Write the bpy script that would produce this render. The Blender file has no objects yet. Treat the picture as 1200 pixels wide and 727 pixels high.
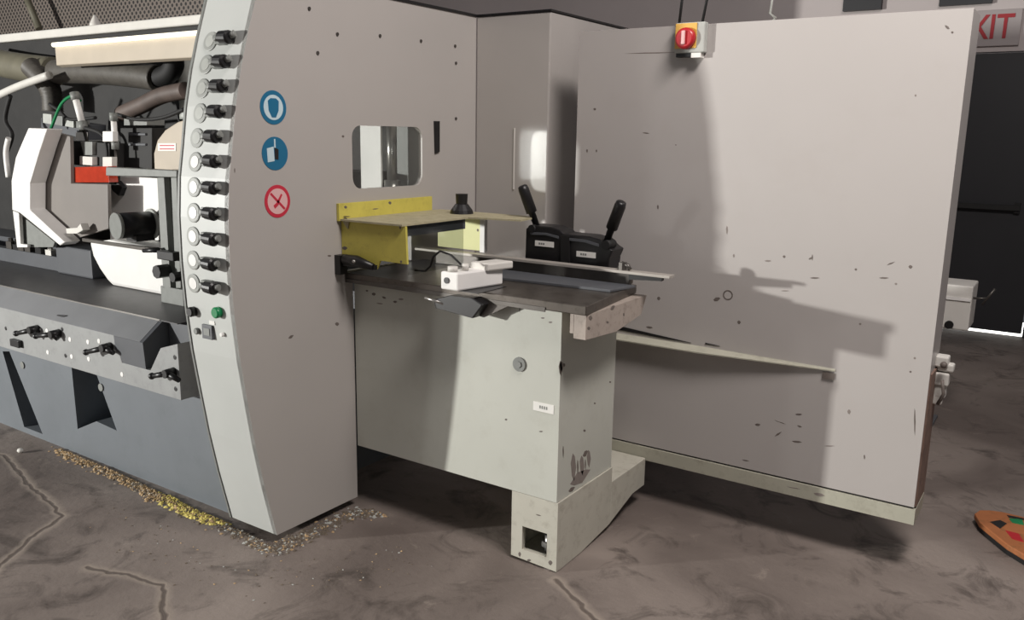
import bpy, math, random
from mathutils import Vector, Matrix
from mathutils.geometry import tessellate_polygon
random.seed(7)
S = bpy.context.scene
# ------------------------------------------------------------------ camera
CAM = Vector((2.377, -1.983, 1.54))
RX = Vector((0.8300, 0.5580, 0.0160)); RY = Vector((-0.1262, 0.1590, 0.9792)); RZ = Vector((0.5438, -0.8144, 0.2024))
RX.normalize(); RY = (RY - RX * RY.dot(RX)).normalized(); RZ = RX.cross(RY)
cd = bpy.data.cameras.new('camera'); cam = bpy.data.objects.new('camera', cd); S.collection.objects.link(cam)
m = Matrix.Identity(4)
for i in range(3): m[i][0] = RX[i]; m[i][1] = RY[i]; m[i][2] = RZ[i]; m[i][3] = CAM[i]
cam.matrix_world = m
cd.sensor_width = 36; cd.lens = 36 * 993 / 1200; cd.clip_start = 0.02
S.camera = cam
S.view_settings.view_transform = 'Standard'; S.view_settings.look = 'None'
S.view_settings.gamma = 1; S.view_settings.exposure = 0.0; S.view_settings.use_curve_mapping = False
# ------------------------------------------------------------------ light
w = bpy.data.worlds.new('world'); S.world = w; w.use_nodes = True
w.node_tree.nodes['Background'].inputs[0].default_value = (0.92, 0.93, 1.0, 1)
w.node_tree.nodes['Background'].inputs[1].default_value = 0.09
def area(name, loc, target, sx, sy, watts, col=(1, 1, 1)):
    l = bpy.data.lights.new(name, 'AREA'); l.shape = 'RECTANGLE'; l.size = sx; l.size_y = sy; l.energy = watts; l.color = col
    o = bpy.data.objects.new(name, l); S.collection.objects.link(o); o.location = loc
    o.rotation_euler = (Vector(target) - Vector(loc)).to_track_quat('-Z', 'Y').to_euler()
    return o
area('doorway_daylight', (-5.55, -6.1, 1.72), (0.6, 0.6, 1.0), 0.20, 0.20, 740, (1.0, 0.99, 0.95))
area('column_highlight_light', (-4.9, -7.0, 1.30), (0.3, 1.2, 1.4), 0.42, 1.0, 40, (1, 0.99, 0.96))  # added light without a known source, gives the column its soft highlight
area('ceiling_lamp_glow', (2.8, -.35, 4.2), (0.8, 0.8, 0.6), 1.3, 0.7, 140, (1.0, 0.93, 0.90))

# ------------------------------------------------------------------ measuring helper (a pixel of the 1200x727 frame on a world plane)
def _ray(px, py): return RX * (px - 600) / 993 - RY * (py - 363.5) / 993 - RZ
def ony(px, py, y): r = _ray(px, py); return CAM + r * ((y - CAM.y) / r.y)
def onx(px, py, x): r = _ray(px, py); return CAM + r * ((x - CAM.x) / r.x)
def onz(px, py, z): r = _ray(px, py); return CAM + r * ((z - CAM.z) / r.z)

# ------------------------------------------------------------------ materials
def lin(c):
    return tuple((v / 12.92 if v <= .04045 else ((v + .055) / 1.055) ** 2.4) for v in [x / 255 for x in c]) + (1,)
def mat(name, c, rough=.5, metal=0., var=.12, scale=6., dirt=None, dirt_amt=.35, spec=.5, bump=0., trans=0., alpha=1., coat=0.):
    """painted surface: base colour with procedural mottling and optional grime"""
    m = bpy.data.materials.new(name); m.use_nodes = True; t = m.node_tree; b = t.nodes['Principled BSDF']
    b.inputs['Roughness'].default_value = rough; b.inputs['Metallic'].default_value = metal
    b.inputs['Specular IOR Level'].default_value = spec
    if trans: b.inputs['Transmission Weight'].default_value = trans
    if coat: b.inputs['Coat Weight'].default_value = coat; b.inputs['Coat Roughness'].default_value = .12
    b.inputs['Alpha'].default_value = alpha
    base = lin(c)
    tc = t.nodes.new('ShaderNodeTexCoord'); n = t.nodes.new('ShaderNodeTexNoise')
    n.inputs['Scale'].default_value = scale; n.inputs['Detail'].default_value = 5
    t.links.new(tc.outputs['Object'], n.inputs['Vector'])
    r = t.nodes.new('ShaderNodeValToRGB'); r.color_ramp.elements[0].position = .3; r.color_ramp.elements[1].position = .7
    r.color_ramp.elements[0].color = tuple(v * (1 - var) for v in base[:3]) + (1,)
    r.color_ramp.elements[1].color = tuple(min(1, v * (1 + var * .6)) for v in base[:3]) + (1,)
    t.links.new(n.outputs['Fac'], r.inputs['Fac']); out = r.outputs['Color']
    if dirt:
        n2 = t.nodes.new('ShaderNodeTexNoise'); n2.inputs['Scale'].default_value = scale * 2.3; n2.inputs['Detail'].default_value = 9
        n2.inputs['Roughness'].default_value = .7; t.links.new(tc.outputs['Object'], n2.inputs['Vector'])
        r2 = t.nodes.new('ShaderNodeValToRGB'); r2.color_ramp.elements[0].position = .52; r2.color_ramp.elements[1].position = .72
        r2.color_ramp.elements[0].color = (0, 0, 0, 1); r2.color_ramp.elements[1].color = (dirt_amt,) * 3 + (1,)
        t.links.new(n2.outputs['Fac'], r2.inputs['Fac'])
        mx = t.nodes.new('ShaderNodeMix'); mx.data_type = 'RGBA'; t.links.new(r2.outputs['Color'], mx.inputs['Factor'])
        t.links.new(out, mx.inputs['A']); mx.inputs['B'].default_value = lin(dirt); out = mx.outputs['Result']
    t.links.new(out, b.inputs['Base Color'])
    if bump:
        bp = t.nodes.new('ShaderNodeBump'); bp.inputs['Strength'].default_value = bump; bp.inputs['Distance'].default_value = .01
        t.links.new(n.outputs['Fac'], bp.inputs['Height']); t.links.new(bp.outputs['Normal'], b.inputs['Normal'])
    return m
def emit(name, c, s):
    m = bpy.data.materials.new(name); m.use_nodes = True; b = m.node_tree.nodes['Principled BSDF']
    b.inputs['Base Color'].default_value = lin(c); b.inputs['Emission Color'].default_value = lin(c); b.inputs['Emission Strength'].default_value = s
    return m
M = dict(
    hood=mat('grey_hood_paint', (176, 171, 166), .38, var=.03, scale=2, bump=.02),
    column=mat('grey_column_paint', (176, 171, 166), .35, var=.03, scale=3, bump=.04, coat=.8),
    strip=mat('pale_console_paint', (192, 194, 190), .45, var=.03, scale=5),
    cab=mat('cream_cabinet_paint', (193, 194, 184), .42, var=.04, scale=4, dirt=(150, 145, 128), dirt_amt=.18),
    foot=mat('cream_foot_paint', (190, 187, 174), .5, var=.06, scale=9, dirt=(120, 108, 92), dirt_amt=.4),
    door=mat('light_panel_paint', (182, 177, 173), .33, var=.03, scale=2, dirt=(165, 155, 148), dirt_amt=.12, bump=.03),
    lip=mat('cream_edge_paint', (178, 176, 160), .5, var=.06, scale=7, dirt=(110, 100, 85), dirt_amt=.35),
    blue=mat('blue_grey_casting_paint', (108, 113, 118), .45, var=.08, scale=4, dirt=(92, 98, 102), dirt_amt=.35),
    apron=mat('mid_grey_apron_paint', (150, 151, 150), .45, var=.08, scale=9, dirt=(100, 100, 100), dirt_amt=.35),
    lipgrey=mat('grey_lip_paint', (135, 136, 138), .4, var=.08, scale=7),
    darkgrey=mat('dark_grey_paint', (84, 86, 90), .5, var=.08, scale=8),
    bed=mat('worn_steel_bed', (88, 87, 88), .45, metal=.3, var=.12, scale=14, dirt=(60, 58, 56), dirt_amt=.5),
    table=mat('worn_oily_table_steel', (92, 86, 80), .33, metal=.55, var=.2, scale=9, dirt=(48, 40, 34), dirt_amt=.75),
    tabedge=mat('table_bracket_paint', (170, 158, 148), .5, var=.08, scale=15, dirt=(70, 55, 48), dirt_amt=.5),
    rail=mat('worn_aluminium_rail', (172, 166, 158), .45, metal=.2, var=.08, scale=20),
    shieldgrey=mat('warm_grey_shield_paint', (122, 116, 111), .5, var=.05, scale=8),
    steel=mat('bright_steel', (178, 176, 172), .28, metal=.8, var=.08, scale=20),
    dullsteel=mat('dull_steel', (92, 88, 84), .4, metal=.6, var=.15, scale=20),
    black=mat('black_plastic', (26, 25, 26), .4, var=.2, scale=20),
    rubber=mat('black_rubber', (20, 19, 19), .7, var=.2, scale=15),
    dark=mat('dark_interior_steel', (38, 37, 36), .7, var=.25, scale=12),
    hose=mat('dark_grey_hose', (84, 80, 74), .55, var=.2, scale=14, dirt=(50, 44, 38), dirt_amt=.6),
    brownhose=mat('brown_dusty_hose', (96, 84, 78), .6, var=.2, scale=14),
    olive=mat('olive_grey_duct', (110, 106, 90), .55, var=.15, scale=9),
    yellow=mat('yellow_guard_paint', (206, 194, 92), .5, var=.08, scale=12, dirt=(150, 132, 70), dirt_amt=.4),
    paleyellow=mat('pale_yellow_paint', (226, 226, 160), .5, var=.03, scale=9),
    dust=mat('dusty_plate', (176, 168, 138), .7, var=.12, scale=22, dirt=(120, 108, 70), dirt_amt=.6),
    white=mat('white_paint', (236, 234, 230), .45, var=.04, scale=9),
    offwhite=mat('off_white_paint', (214, 211, 204), .5, var=.05, scale=9),
    cream=mat('cream_trough', (186, 174, 156), .5, var=.06, scale=7),
    ringgrey=mat('grey_plastic', (128, 130, 126), .5, var=.1, scale=30),
    ringpale=mat('gauge_bezel', (158, 160, 155), .5, var=.08, scale=30),
    palegrey=mat('pale_grey_plastic', (176, 178, 172), .5, var=.08, scale=30),
    green=mat('green_button_plastic', (28, 128, 78), .3, var=.05),
    red=mat('red_plastic', (180, 36, 44), .35, var=.05),
    orange=mat('orange_red_glass', (178, 58, 36), .15, var=.15, scale=20),
    swyellow=mat('yellow_switch_plate', (226, 178, 84), .5, var=.05),
    blueS=mat('blue_sticker', (22, 104, 140), .4, var=.05),
    paleS=mat('pale_sticker', (196, 216, 222), .4, var=.03),
    pinkS=mat('pink_sticker', (222, 178, 176), .4, var=.03),
    redS=mat('red_sticker', (196, 44, 66), .4, var=.05),
    label=mat('white_label', (232, 230, 224), .5, var=.03),
    chip=mat('bare_chip', (108, 99, 93), .6, var=.2, scale=60),
    softchip=mat('faint_scuff', (134, 125, 119), .6, var=.1, scale=60),
    wall=mat('grey_wall_paint', (218, 208, 205), .7, var=.05, scale=1.5),
    wallR=mat('pale_wall_paint', (190, 184, 176), .7, var=.05, scale=1.5),
    darkdoor=mat('charcoal_door_paint', (44, 44, 47), .5, var=.08, scale=3),
    rust=mat('rusty_edge', (128, 104, 92), .7, var=.2, scale=14, dirt=(80, 58, 48), dirt_amt=.7),
    wood=mat('sawdust', (188, 160, 122), .9, var=.2, scale=30),
    woody=mat('yellow_sawdust', (224, 208, 120), .9, var=.15, scale=30),
    mud=mat('grey_debris', (112, 101, 88), .95, var=.3, scale=50),
    orangeb=mat('orange_board', (168, 104, 62), .6, var=.15, scale=9, dirt=(110, 84, 50), dirt_amt=.7),
    exitr=mat('exit_letters_red', (176, 26, 38), .5, var=.03),
    signw=mat('sign_face_white', (182, 172, 170), .5, var=.03),
)
def acrylic():
    m = bpy.data.materials.new('clear_acrylic'); m.use_nodes = True; t = m.node_tree; t.nodes.remove(t.nodes['Principled BSDF'])
    tr = t.nodes.new('ShaderNodeBsdfTransparent'); tr.inputs[0].default_value = (.86, .87, .86, 1)
    g = t.nodes.new('ShaderNodeBsdfGlossy'); g.inputs['Roughness'].default_value = .12
    mx = t.nodes.new('ShaderNodeMixShader'); mx.inputs[0].default_value = .14
    t.links.new(tr.outputs[0], mx.inputs[1]); t.links.new(g.outputs[0], mx.inputs[2])
    t.links.new(mx.outputs[0], t.nodes['Material Output'].inputs[0]); return m
M['acrylic'] = acrylic()
def perforated():
    m = mat('perforated_sheet', (150, 138, 124), .6, var=.05); t = m.node_tree; b = t.nodes['Principled BSDF']
    tc = t.nodes.new('ShaderNodeTexCoord'); mp = t.nodes.new('ShaderNodeMapping'); mp.inputs['Scale'].default_value = (25, 1, 25)
    mp.inputs['Rotation'].default_value = (0, .785, 0)
    t.links.new(tc.outputs['Object'], mp.inputs['Vector'])
    v = t.nodes.new('ShaderNodeTexVoronoi'); v.inputs['Randomness'].default_value = 0; v.inputs['Scale'].default_value = 1
    t.links.new(mp.outputs[0], v.inputs['Vector'])
    r = t.nodes.new('ShaderNodeValToRGB'); r.color_ramp.elements[0].position = .30; r.color_ramp.elements[1].position = .36
    r.color_ramp.elements[0].color = lin((40, 37, 36)); r.color_ramp.elements[1].color = lin((124, 114, 106))
    t.links.new(v.outputs['Distance'], r.inputs['Fac']); t.links.new(r.outputs['Color'], b.inputs['Base Color']); return m
M['perf'] = perforated()
def floor_mat():
    m = bpy.data.materials.new('stained_concrete'); m.use_nodes = True; t = m.node_tree; b = t.nodes['Principled BSDF']; N = t.nodes.new; L = t.links.new
    tc = N('ShaderNodeTexCoord')
    def noise(s, d=6, rg=.6, dist=0):
        n = N('ShaderNodeTexNoise'); n.inputs['Scale'].default_value = s; n.inputs['Detail'].default_value = d; n.inputs['Roughness'].default_value = rg
        n.inputs['Distortion'].default_value = dist; L(tc.outputs['Object'], n.inputs['Vector']); return n
    def ramp(src, a, ca, bb, cb):
        r = N('ShaderNodeValToRGB'); r.color_ramp.elements[0].position = a; r.color_ramp.elements[0].color = ca
        r.color_ramp.elements[1].position = bb; r.color_ramp.elements[1].color = cb; L(src, r.inputs['Fac']); return r.outputs['Color']
    base = ramp(noise(1.1, 4, .5, .6).outputs['Fac'], .35, lin((104, 94, 88)), .65, lin((146, 135, 127)))
    st = ramp(noise(4.2, 8, .68, 1.1).outputs['Fac'], .52, (0, 0, 0, 1), .68, (.85,) * 3 + (1,))
    mx = N('ShaderNodeMix'); mx.data_type = 'RGBA'; L(st, mx.inputs['Factor']); L(base, mx.inputs['A']); mx.inputs['B'].default_value = lin((74, 66, 61))
    lt = ramp(noise(7.5, 8, .75, .5).outputs['Fac'], .6, (0, 0, 0, 1), .78, (.55,) * 3 + (1,))
    m2 = N('ShaderNodeMix'); m2.data_type = 'RGBA'; L(lt, m2.inputs['Factor']); L(mx.outputs['Result'], m2.inputs['A']); m2.inputs['B'].default_value = lin((172, 160, 148))
    # cracks: wobbled distance to line segments in the slab
    nz = noise(5, 3); sub = N('ShaderNodeVectorMath'); sub.operation = 'SUBTRACT'; L(nz.outputs['Color'], sub.inputs[0]); sub.inputs[1].default_value = (.5, .5, .5)
    sc = N('ShaderNodeVectorMath'); sc.operation = 'SCALE'; L(sub.outputs[0], sc.inputs[0]); sc.inputs['Scale'].default_value = .09
    ad = N('ShaderNodeVectorMath'); ad.operation = 'ADD'; L(tc.outputs['Object'], ad.inputs[0]); L(sc.outputs[0], ad.inputs[1])
    fl = N('ShaderNodeVectorMath'); fl.operation = 'MULTIPLY'; L(ad.outputs[0], fl.inputs[0]); fl.inputs[1].default_value = (1, 1, 0); P = fl.outputs[0]
    segs = [((-1.75, -.15), (-.89, -.33)), ((-.89, -.33), (-.69, -.68)), ((-.69, -.68), (-.40, -.95)),
            ((-.42, -.52), (-.10, -.42)), ((-.10, -.42), (.17, -.60)), ((.17, -.60), (.5, -.75)), ((1.0, .40), (1.45, .12)), ((-3.2, -.6), (-1.75, -.15))]
    acc = None
    for (ax, ay), (bx, by) in segs:
        A = Vector((ax, ay, 0)); B = Vector((bx, by, 0)); D = B - A
        v = N('ShaderNodeVectorMath'); v.operation = 'SUBTRACT'; L(P, v.inputs[0]); v.inputs[1].default_value = A
        d = N('ShaderNodeVectorMath'); d.operation = 'DOT_PRODUCT'; L(v.outputs[0], d.inputs[0]); d.inputs[1].default_value = D / D.length_squared
        c = N('ShaderNodeClamp'); L(d.outputs['Value'], c.inputs[0])
        s = N('ShaderNodeVectorMath'); s.operation = 'SCALE'; s.inputs[0].default_value = D; L(c.outputs[0], s.inputs['Scale'])
        q = N('ShaderNodeVectorMath'); q.operation = 'DISTANCE'; L(v.outputs[0], q.inputs[0]); L(s.outputs[0], q.inputs[1])
        if acc is None: acc = q.outputs['Value']
        else:
            mn = N('ShaderNodeMath'); mn.operation = 'MINIMUM'; L(acc, mn.inputs[0]); L(q.outputs['Value'], mn.inputs[1]); acc = mn.outputs[0]
    cr = ramp(acc, .004, (1, 1, 1, 1), .012, (0, 0, 0, 1))
    m3 = N('ShaderNodeMix'); m3.data_type = 'RGBA'; L(cr, m3.inputs['Factor']); L(m2.outputs['Result'], m3.inputs['A']); m3.inputs['B'].default_value = lin((100, 90, 83))
    rim = ramp(acc, .012, (.7, .7, .7, 1), .035, (0, 0, 0, 1))
    m4 = N('ShaderNodeMix'); m4.data_type = 'RGBA'; L(rim, m4.inputs['Factor']); L(m3.outputs['Result'], m4.inputs['A']); m4.inputs['B'].default_value = lin((160, 148, 136))
    m5 = N('ShaderNodeMix'); m5.data_type = 'RGBA'; L(cr, m5.inputs['Factor']); L(m4.outputs['Result'], m5.inputs['A']); m5.inputs['B'].default_value = lin((100, 90, 83))
    L(m5.outputs['Result'], b.inputs['Base Color']); b.inputs['Roughness'].default_value = .62
    hm = N('ShaderNodeMath'); hm.operation = 'SUBTRACT'; L(noise(30, 6).outputs['Fac'], hm.inputs[0]); L(cr, hm.inputs[1])
    bp = N('ShaderNodeBump'); bp.inputs['Strength'].default_value = .25; bp.inputs['Distance'].default_value = .012
    L(hm.outputs[0], bp.inputs['Height']); L(bp.outputs['Normal'], b.inputs['Normal'])
    return m
M['floor'] = floor_mat()

# ------------------------------------------------------------------ mesh builder
class MB:
    def __init__(s): s.v = []; s.f = []; s.mi = []; s.m = 0; s.sm = []; s.smooth = False
    def add(s, vs, fs):
        o = len(s.v); s.v += [Vector(v) for v in vs]
        for f in fs: s.f.append([o + i for i in f]); s.mi.append(s.m); s.sm.append(s.smooth)
        return s
    def box(s, x0, x1, y0, y1, z0, z1):
        vs = [(x, y, z) for x in (x0, x1) for y in (y0, y1) for z in (z0, z1)]
        return s.add(vs, [(0, 1, 3, 2), (4, 6, 7, 5), (0, 4, 5, 1), (2, 3, 7, 6), (0, 2, 6, 4), (1, 5, 7, 3)])
    def prism(s, outline, vec, holes=()):
        """outline: 3-D points of a flat polygon, pushed along vec; holes go right through"""
        loops = [[Vector(p) for p in outline]] + [[Vector(p) for p in h] for h in holes]
        vec = Vector(vec); flat = [p for l in loops for p in l]; n = len(flat)
        tris = tessellate_polygon(loops); fs = [tuple(t) for t in tris] + [tuple(i + n for i in reversed(t)) for t in tris]
        k = 0
        for l in loops:
            for i in range(len(l)):
                j = (i + 1) % len(l); fs.append((k + i, k + j, k + j + n, k + i + n))
            k += len(l)
        return s.add(flat + [p + vec for p in flat], fs)
    def py(s, pts, y0, y1, holes=()): return s.prism([(x, y0, z) for x, z in pts], (0, y1 - y0, 0), [[(x, y0, z) for x, z in h] for h in holes])
    def px(s, pts, x0, x1, holes=()): return s.prism([(x0, y, z) for y, z in pts], (x1 - x0, 0, 0), [[(x0, y, z) for y, z in h] for h in holes])
    def pz(s, pts, z0, z1): return s.prism([(x, y, z0) for x, y in pts], (0, 0, z1 - z0))
    def tube(s, pts, r, seg=14, smooth=True, caps=True):
        pts = [Vector(p) for p in pts]; n = len(pts); rr = r if isinstance(r, (list, tuple)) else [r] * n
        old = s.smooth; vs = []; up = None
        for i, p in enumerate(pts):
            t = (pts[min(i + 1, n - 1)] - pts[max(i - 1, 0)])
            if t.length < 1e-7: t = pts[-1] - pts[0]
            t.normalize()
            if up is None: up = t.orthogonal().normalized()
            up = (up - t * up.dot(t)).normalized(); q = t.cross(up)
            for k in range(seg):
                a = 2 * math.pi * k / seg; vs.append(p + (up * math.cos(a) + q * math.sin(a)) * rr[i])
        fs = [(i * seg + k, i * seg + (k + 1) % seg, (i + 1) * seg + (k + 1) % seg, (i + 1) * seg + k) for i in range(n - 1) for k in range(seg)]
        s.smooth = smooth; s.add(vs, fs); s.smooth = False
        if caps: s.add(vs[:seg], [tuple(reversed(range(seg)))]); s.add(vs[-seg:], [tuple(range(seg))])
        s.smooth = old; return s
    def cyl(s, a, b, r, r2=None, seg=24, smooth=True): return s.tube([a, b], [r, r if r2 is None else r2], seg, smooth)
    def ball(s, c, r, seg=14, sc=(1, 1, 1)):
        c = Vector(c); k = 8; vs = []; 
        for i in range(k + 1):
            th = math.pi * i / k
            for j in range(seg):
                ph = 2 * math.pi * j / seg
                vs.append(c + Vector((r * sc[0] * math.sin(th) * math.cos(ph), r * sc[1] * math.sin(th) * math.sin(ph), r * sc[2] * math.cos(th))))
        fs = [(i * seg + j, (i + 1) * seg + j, (i + 1) * seg + (j + 1) % seg, i * seg + (j + 1) % seg) for i in range(k) for j in range(seg)]
        s.smooth = True; s.add(vs, fs); s.smooth = False; return s
    def build(s, name, mats, parent=None, bevel=0., O=None):
        if not isinstance(mats, (list, tuple)): mats = [mats]
        org = Vector(O) if O is not None else (Vector(parent['_o']) if parent is not None else Vector((0, 0, 0)))
        me = bpy.data.meshes.new(name); me.from_pydata([v - org for v in s.v], [], s.f)
        for mm in mats: me.materials.append(M[mm])
        for p, i, q in zip(me.polygons, s.mi, s.sm): p.material_index = i; p.use_smooth = q
        me.validate(); me.update()
        import bmesh
        bm = bmesh.new(); bm.from_mesh(me); bmesh.ops.remove_doubles(bm, verts=bm.verts, dist=1e-6); bmesh.ops.recalc_face_normals(bm, faces=bm.faces); bm.to_mesh(me); bm.free()
        o = bpy.data.objects.new(name, me); S.collection.objects.link(o)
        if parent is not None: o.parent = parent
        else: o.location = org
        o['_o'] = tuple(org)
        if bevel:
            md = o.modifiers.new('bevel', 'BEVEL'); md.width = bevel; md.segments = 2; md.limit_method = 'ANGLE'; md.angle_limit = math.radians(40); md.harden_normals = False
        return o
def thing(name, label, cat, O, group=None):
    o = bpy.data.objects.new(name, None); S.collection.objects.link(o); o.location = O; o.empty_display_size = .1
    o['_o'] = tuple(O); return tag(o, label, cat, group)
def tag(o, label=None, cat=None, group=None, kind=None):
    if label: o['label'] = label
    if cat: o['category'] = cat
    if group: o['group'] = group
    if kind: o['kind'] = kind
    return o
def marks_y(mb, y, items):
    items = [(a, b, l * .85, h * .75, sl) for a, b, l, h, sl in items]
    """chips on a face looking to -Y: (px, py, half length px, half height px, slant)"""
    for (a, b, l, h, sl) in items:
        pts = [(a - l, b + sl * -l - h * .3), (a - l * .3, b - h), (a + l * .5, b + sl * l * .5 - h * .8), (a + l, b + sl * l), (a + l * .2, b + h), (a - l * .6, b + h * .6 - sl * l * .6)]
        q = [ony(u, v, y) for u, v in pts]; mb.py([(p.x, p.z) for p in q], y - .0006, y + .0008)
def marks_x(mb, x, items):
    items = [(a, b, l * .8, h * .75, sl) for a, b, l, h, sl in items]
    for (a, b, l, h, sl) in items:
        pts = [(a - l, b - sl * l - h * .3), (a - l * .3, b - h), (a + l * .5, b + sl * l * .5 - h * .8), (a + l, b + sl * l), (a + l * .2, b + h), (a - l * .6, b + h * .6 - sl * l * .6)]
        q = [onx(u, v, x) for u, v in pts]; mb.px([(p.y, p.z) for p in q], x - .0008, x + .0006)
def arc(cx, cy, r, a0, a1, n): return [(cx + r * math.cos(math.radians(a0 + (a1 - a0) * i / n)), cy + r * math.sin(math.radians(a0 + (a1 - a0) * i / n))) for i in range(n + 1)]
def rrect(x0, x1, z0, z1, r, n=5):
    return arc(x1 - r, z1 - r, r, 0, 90, n) + arc(x0 + r, z1 - r, r, 90, 180, n) + arc(x0 + r, z0 + r, r, 180, 270, n) + arc(x1 - r, z0 + r, r, 270, 360, n)
def circ(cx, cz, r, n=28): return [(cx + r * math.cos(2 * math.pi * i / n), cz + r * math.sin(2 * math.pi * i / n)) for i in range(n)]

# ================================================================== the room
YW = 5.8
tag(MB().box(-9, 6.5, -8.5, YW + .1, -.12, 0).build('floor', 'floor'), kind='structure')
DL, DR, DT = 1.33, 2.09, 2.235
wl = MB().py([(-9, 0), (DL, 0), (DL, DT), (3.2, DT), (3.2, 0), (6.5, 0), (6.5, 5.0), (-9, 5.0)], YW, YW + .15)
tag(wl.build('wall_back', 'wall'), kind='structure')
tag(MB().box(-9.15, -9, 2.2, YW + .15, 0, 5.0).build('wall_left', 'wall'), kind='structure')
tag(MB().box(.50, .80, YW - .06, YW - .001, 2.60, 4.6).build('trim_1', 'darkdoor'), kind='structure')   # dark recess strip high on the wall
tag(MB().box(1.23, 1.60, YW - .05, YW - .001, 2.595, 2.9).build('trim_2', 'darkdoor'), kind='structure')
# double exit door, left leaf with daylight under it
d = tag(MB().box(DL + .01, DR + .002, YW + .03, YW + .08, .035, DT - .01).build('door_1', 'darkdoor'), kind='structure')
b = MB(); b.box(DL + .12, DR - .12, YW - .03, YW - .008, 1.02, 1.06); b.box(DL + .12, DL + .16, YW - .01, YW + .03, 1.0, 1.08); b.box(DR - .16, DR - .12, YW - .01, YW + .03, 1.0, 1.08)
b.build('push_bar', 'dark', d)
d2 = tag(MB().box(DR + .012, 3.19, YW + .03, YW + .08, .004, DT - .01).build('door_2', 'darkdoor'), kind='structure')
b = MB(); b.box(DR + .14, 3.05, YW - .03, YW - .008, 1.02, 1.06); b.box(DR + .14, DR + .18, YW - .01, YW + .03, 1.0, 1.08); b.build('push_bar', 'dark', d2)
M['day'] = emit('daylit_ground_outside', (245, 246, 240), 2.6)
tag(MB().box(DL - .3, DR + .006, YW + .16, YW + .5, -.02, .045).build('daylight_glow', 'day'), kind='structure')  # emissive block, its glow stands in for daylight under the door

# ================================================================== exit sign
e = thing('exit_sign', 'white EXIT sign with red letters on the wall above the dark door', 'sign', (1.46, YW, 2.28))
a1 = ony(1140, 12, YW - .02); a2 = ony(1193, 57, YW - .02)
xw = a2.x; zb = 2.275; zt = 2.545; xl = xw - .50
b = MB(); b.box(xl, xw, YW - .028, YW - .002, zb, zt); b.build('sign_face', 'signw', e, .004)
def text(s, name, loc, size, matn, parent, rot=(math.pi / 2, 0, 0), sx=1, ext=.002):
    c = bpy.data.curves.new(name, 'FONT'); c.body = s; c.size = size; c.extrude = ext; c.align_x = 'CENTER'; c.align_y = 'CENTER'; c.materials.append(M[matn])
    c.offset = size * .012
    t0 = bpy.data.objects.new('tmp', c); S.collection.objects.link(t0); bpy.context.view_layer.update()
    me = bpy.data.meshes.new_from_object(t0.evaluated_get(bpy.context.evaluated_depsgraph_get())); bpy.data.objects.remove(t0)
    o = bpy.data.objects.new(name, me); S.collection.objects.link(o); o.parent = parent
    o.location = Vector(loc) - Vector(parent['_o']); o.rotation_euler = rot; o.scale = (sx, 1, 1); return o
text('EXIT', 'letters', ((xl + xw) / 2, YW - .031, (zb + zt) / 2), .255, 'exitr', e, sx=.78, ext=.003)

# ================================================================== machine end hood (curved front, grey)
PROF = [(0, .04), (-.025, .15), (-.049, .257), (-.08, .42), (-.107, .601), (-.128, .75), (-.143, .917), (-.150, 1.08), (-.148, 1.24), (-.136, 1.38), (-.115, 1.494), (-.094, 1.62), (-.065, 1.744), (-.03, 1.86), (.007, 1.97), (.035, 2.055)]
def hy(z):
    for (y0, z0), (y1, z1) in zip(PROF, PROF[1:]):
        if z <= z1: return y0 + (y1 - y0) * (z - z0) / (z1 - z0)
    return PROF[-1][0]
HW = .262
hood = thing('machine_hood', 'tall grey end hood with a curved front, safety stickers and a small window', 'machine hood', (0, .3, .04))
TOP = 2.065
wa = onx(411, 150, 0); wb = onx(495, 217, 0)
win = rrect(wa.y + .005, wb.y, wb.z - .0, wa.z + .01, .045)
slot = [(onx(508, 142, 0).y, onx(508, 142, 0).z), (onx(514, 142, 0).y, onx(514, 142, 0).z), (onx(514, 178, 0).y, onx(514, 178, 0).z), (onx(509, 180, 0).y, onx(509, 180, 0).z)]
# right-hand face, with the window cut through
b = MB(); b.m = 0
b.px(PROF + [(1.25, TOP), (1.25, .96), (.432, .96), (.432, .04)], -.02, 0, holes=[win, [(.386, 1.004), (.79, 1.004), (.79, 1.203), (.386, 1.203)]])
marks = MB()
b.m = 1
marks_x(b, 0, [(395, 380, 3, 3, 0), (341, 395, 4, 2, -.6), (275, 200, .8, 4, 0), (386, 300, 3, 1.5, 0), (402, 160, 2, 2, 0)])
b.build('side_face', ['hood', 'chip'], hood)
# curved front sheet and the rest of the shell
b = MB(); b.m = 0
for (y0, z0), (y1, z1) in zip(PROF, PROF[1:]):
    b.smooth = False
b.prism([(-HW, y, z) for y, z in PROF] + [(-HW, y + .018, z) for y, z in reversed(PROF)], (HW - .0005, 0, 0))
for p in range(0): pass
front = b.build('console_front', 'strip', hood)
b = MB(); b.box(-HW, -.021, .05, 1.25, TOP - .02, TOP); b.px([(y + .02, z) for y, z in PROF] + [(.6, TOP - .02), (.42, 1.9), (-.04, 1.22), (-.04, .96), (.42, .9), (.42, .04)], -HW, -HW + .012)
b.build('shell', 'hood', hood)
b = MB(); b.px([(y - .004, z) for y, z in PROF] + [(y + .014, z) for y, z in reversed(PROF)], -HW - .010, -HW - .0005)
b.build('edge_seal', 'ringgrey', hood)
b = MB(); b.box(.0005, .006, .04, 1.252, TOP - .006, TOP + .004); b.build('top_seal', 'black', hood)
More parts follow.
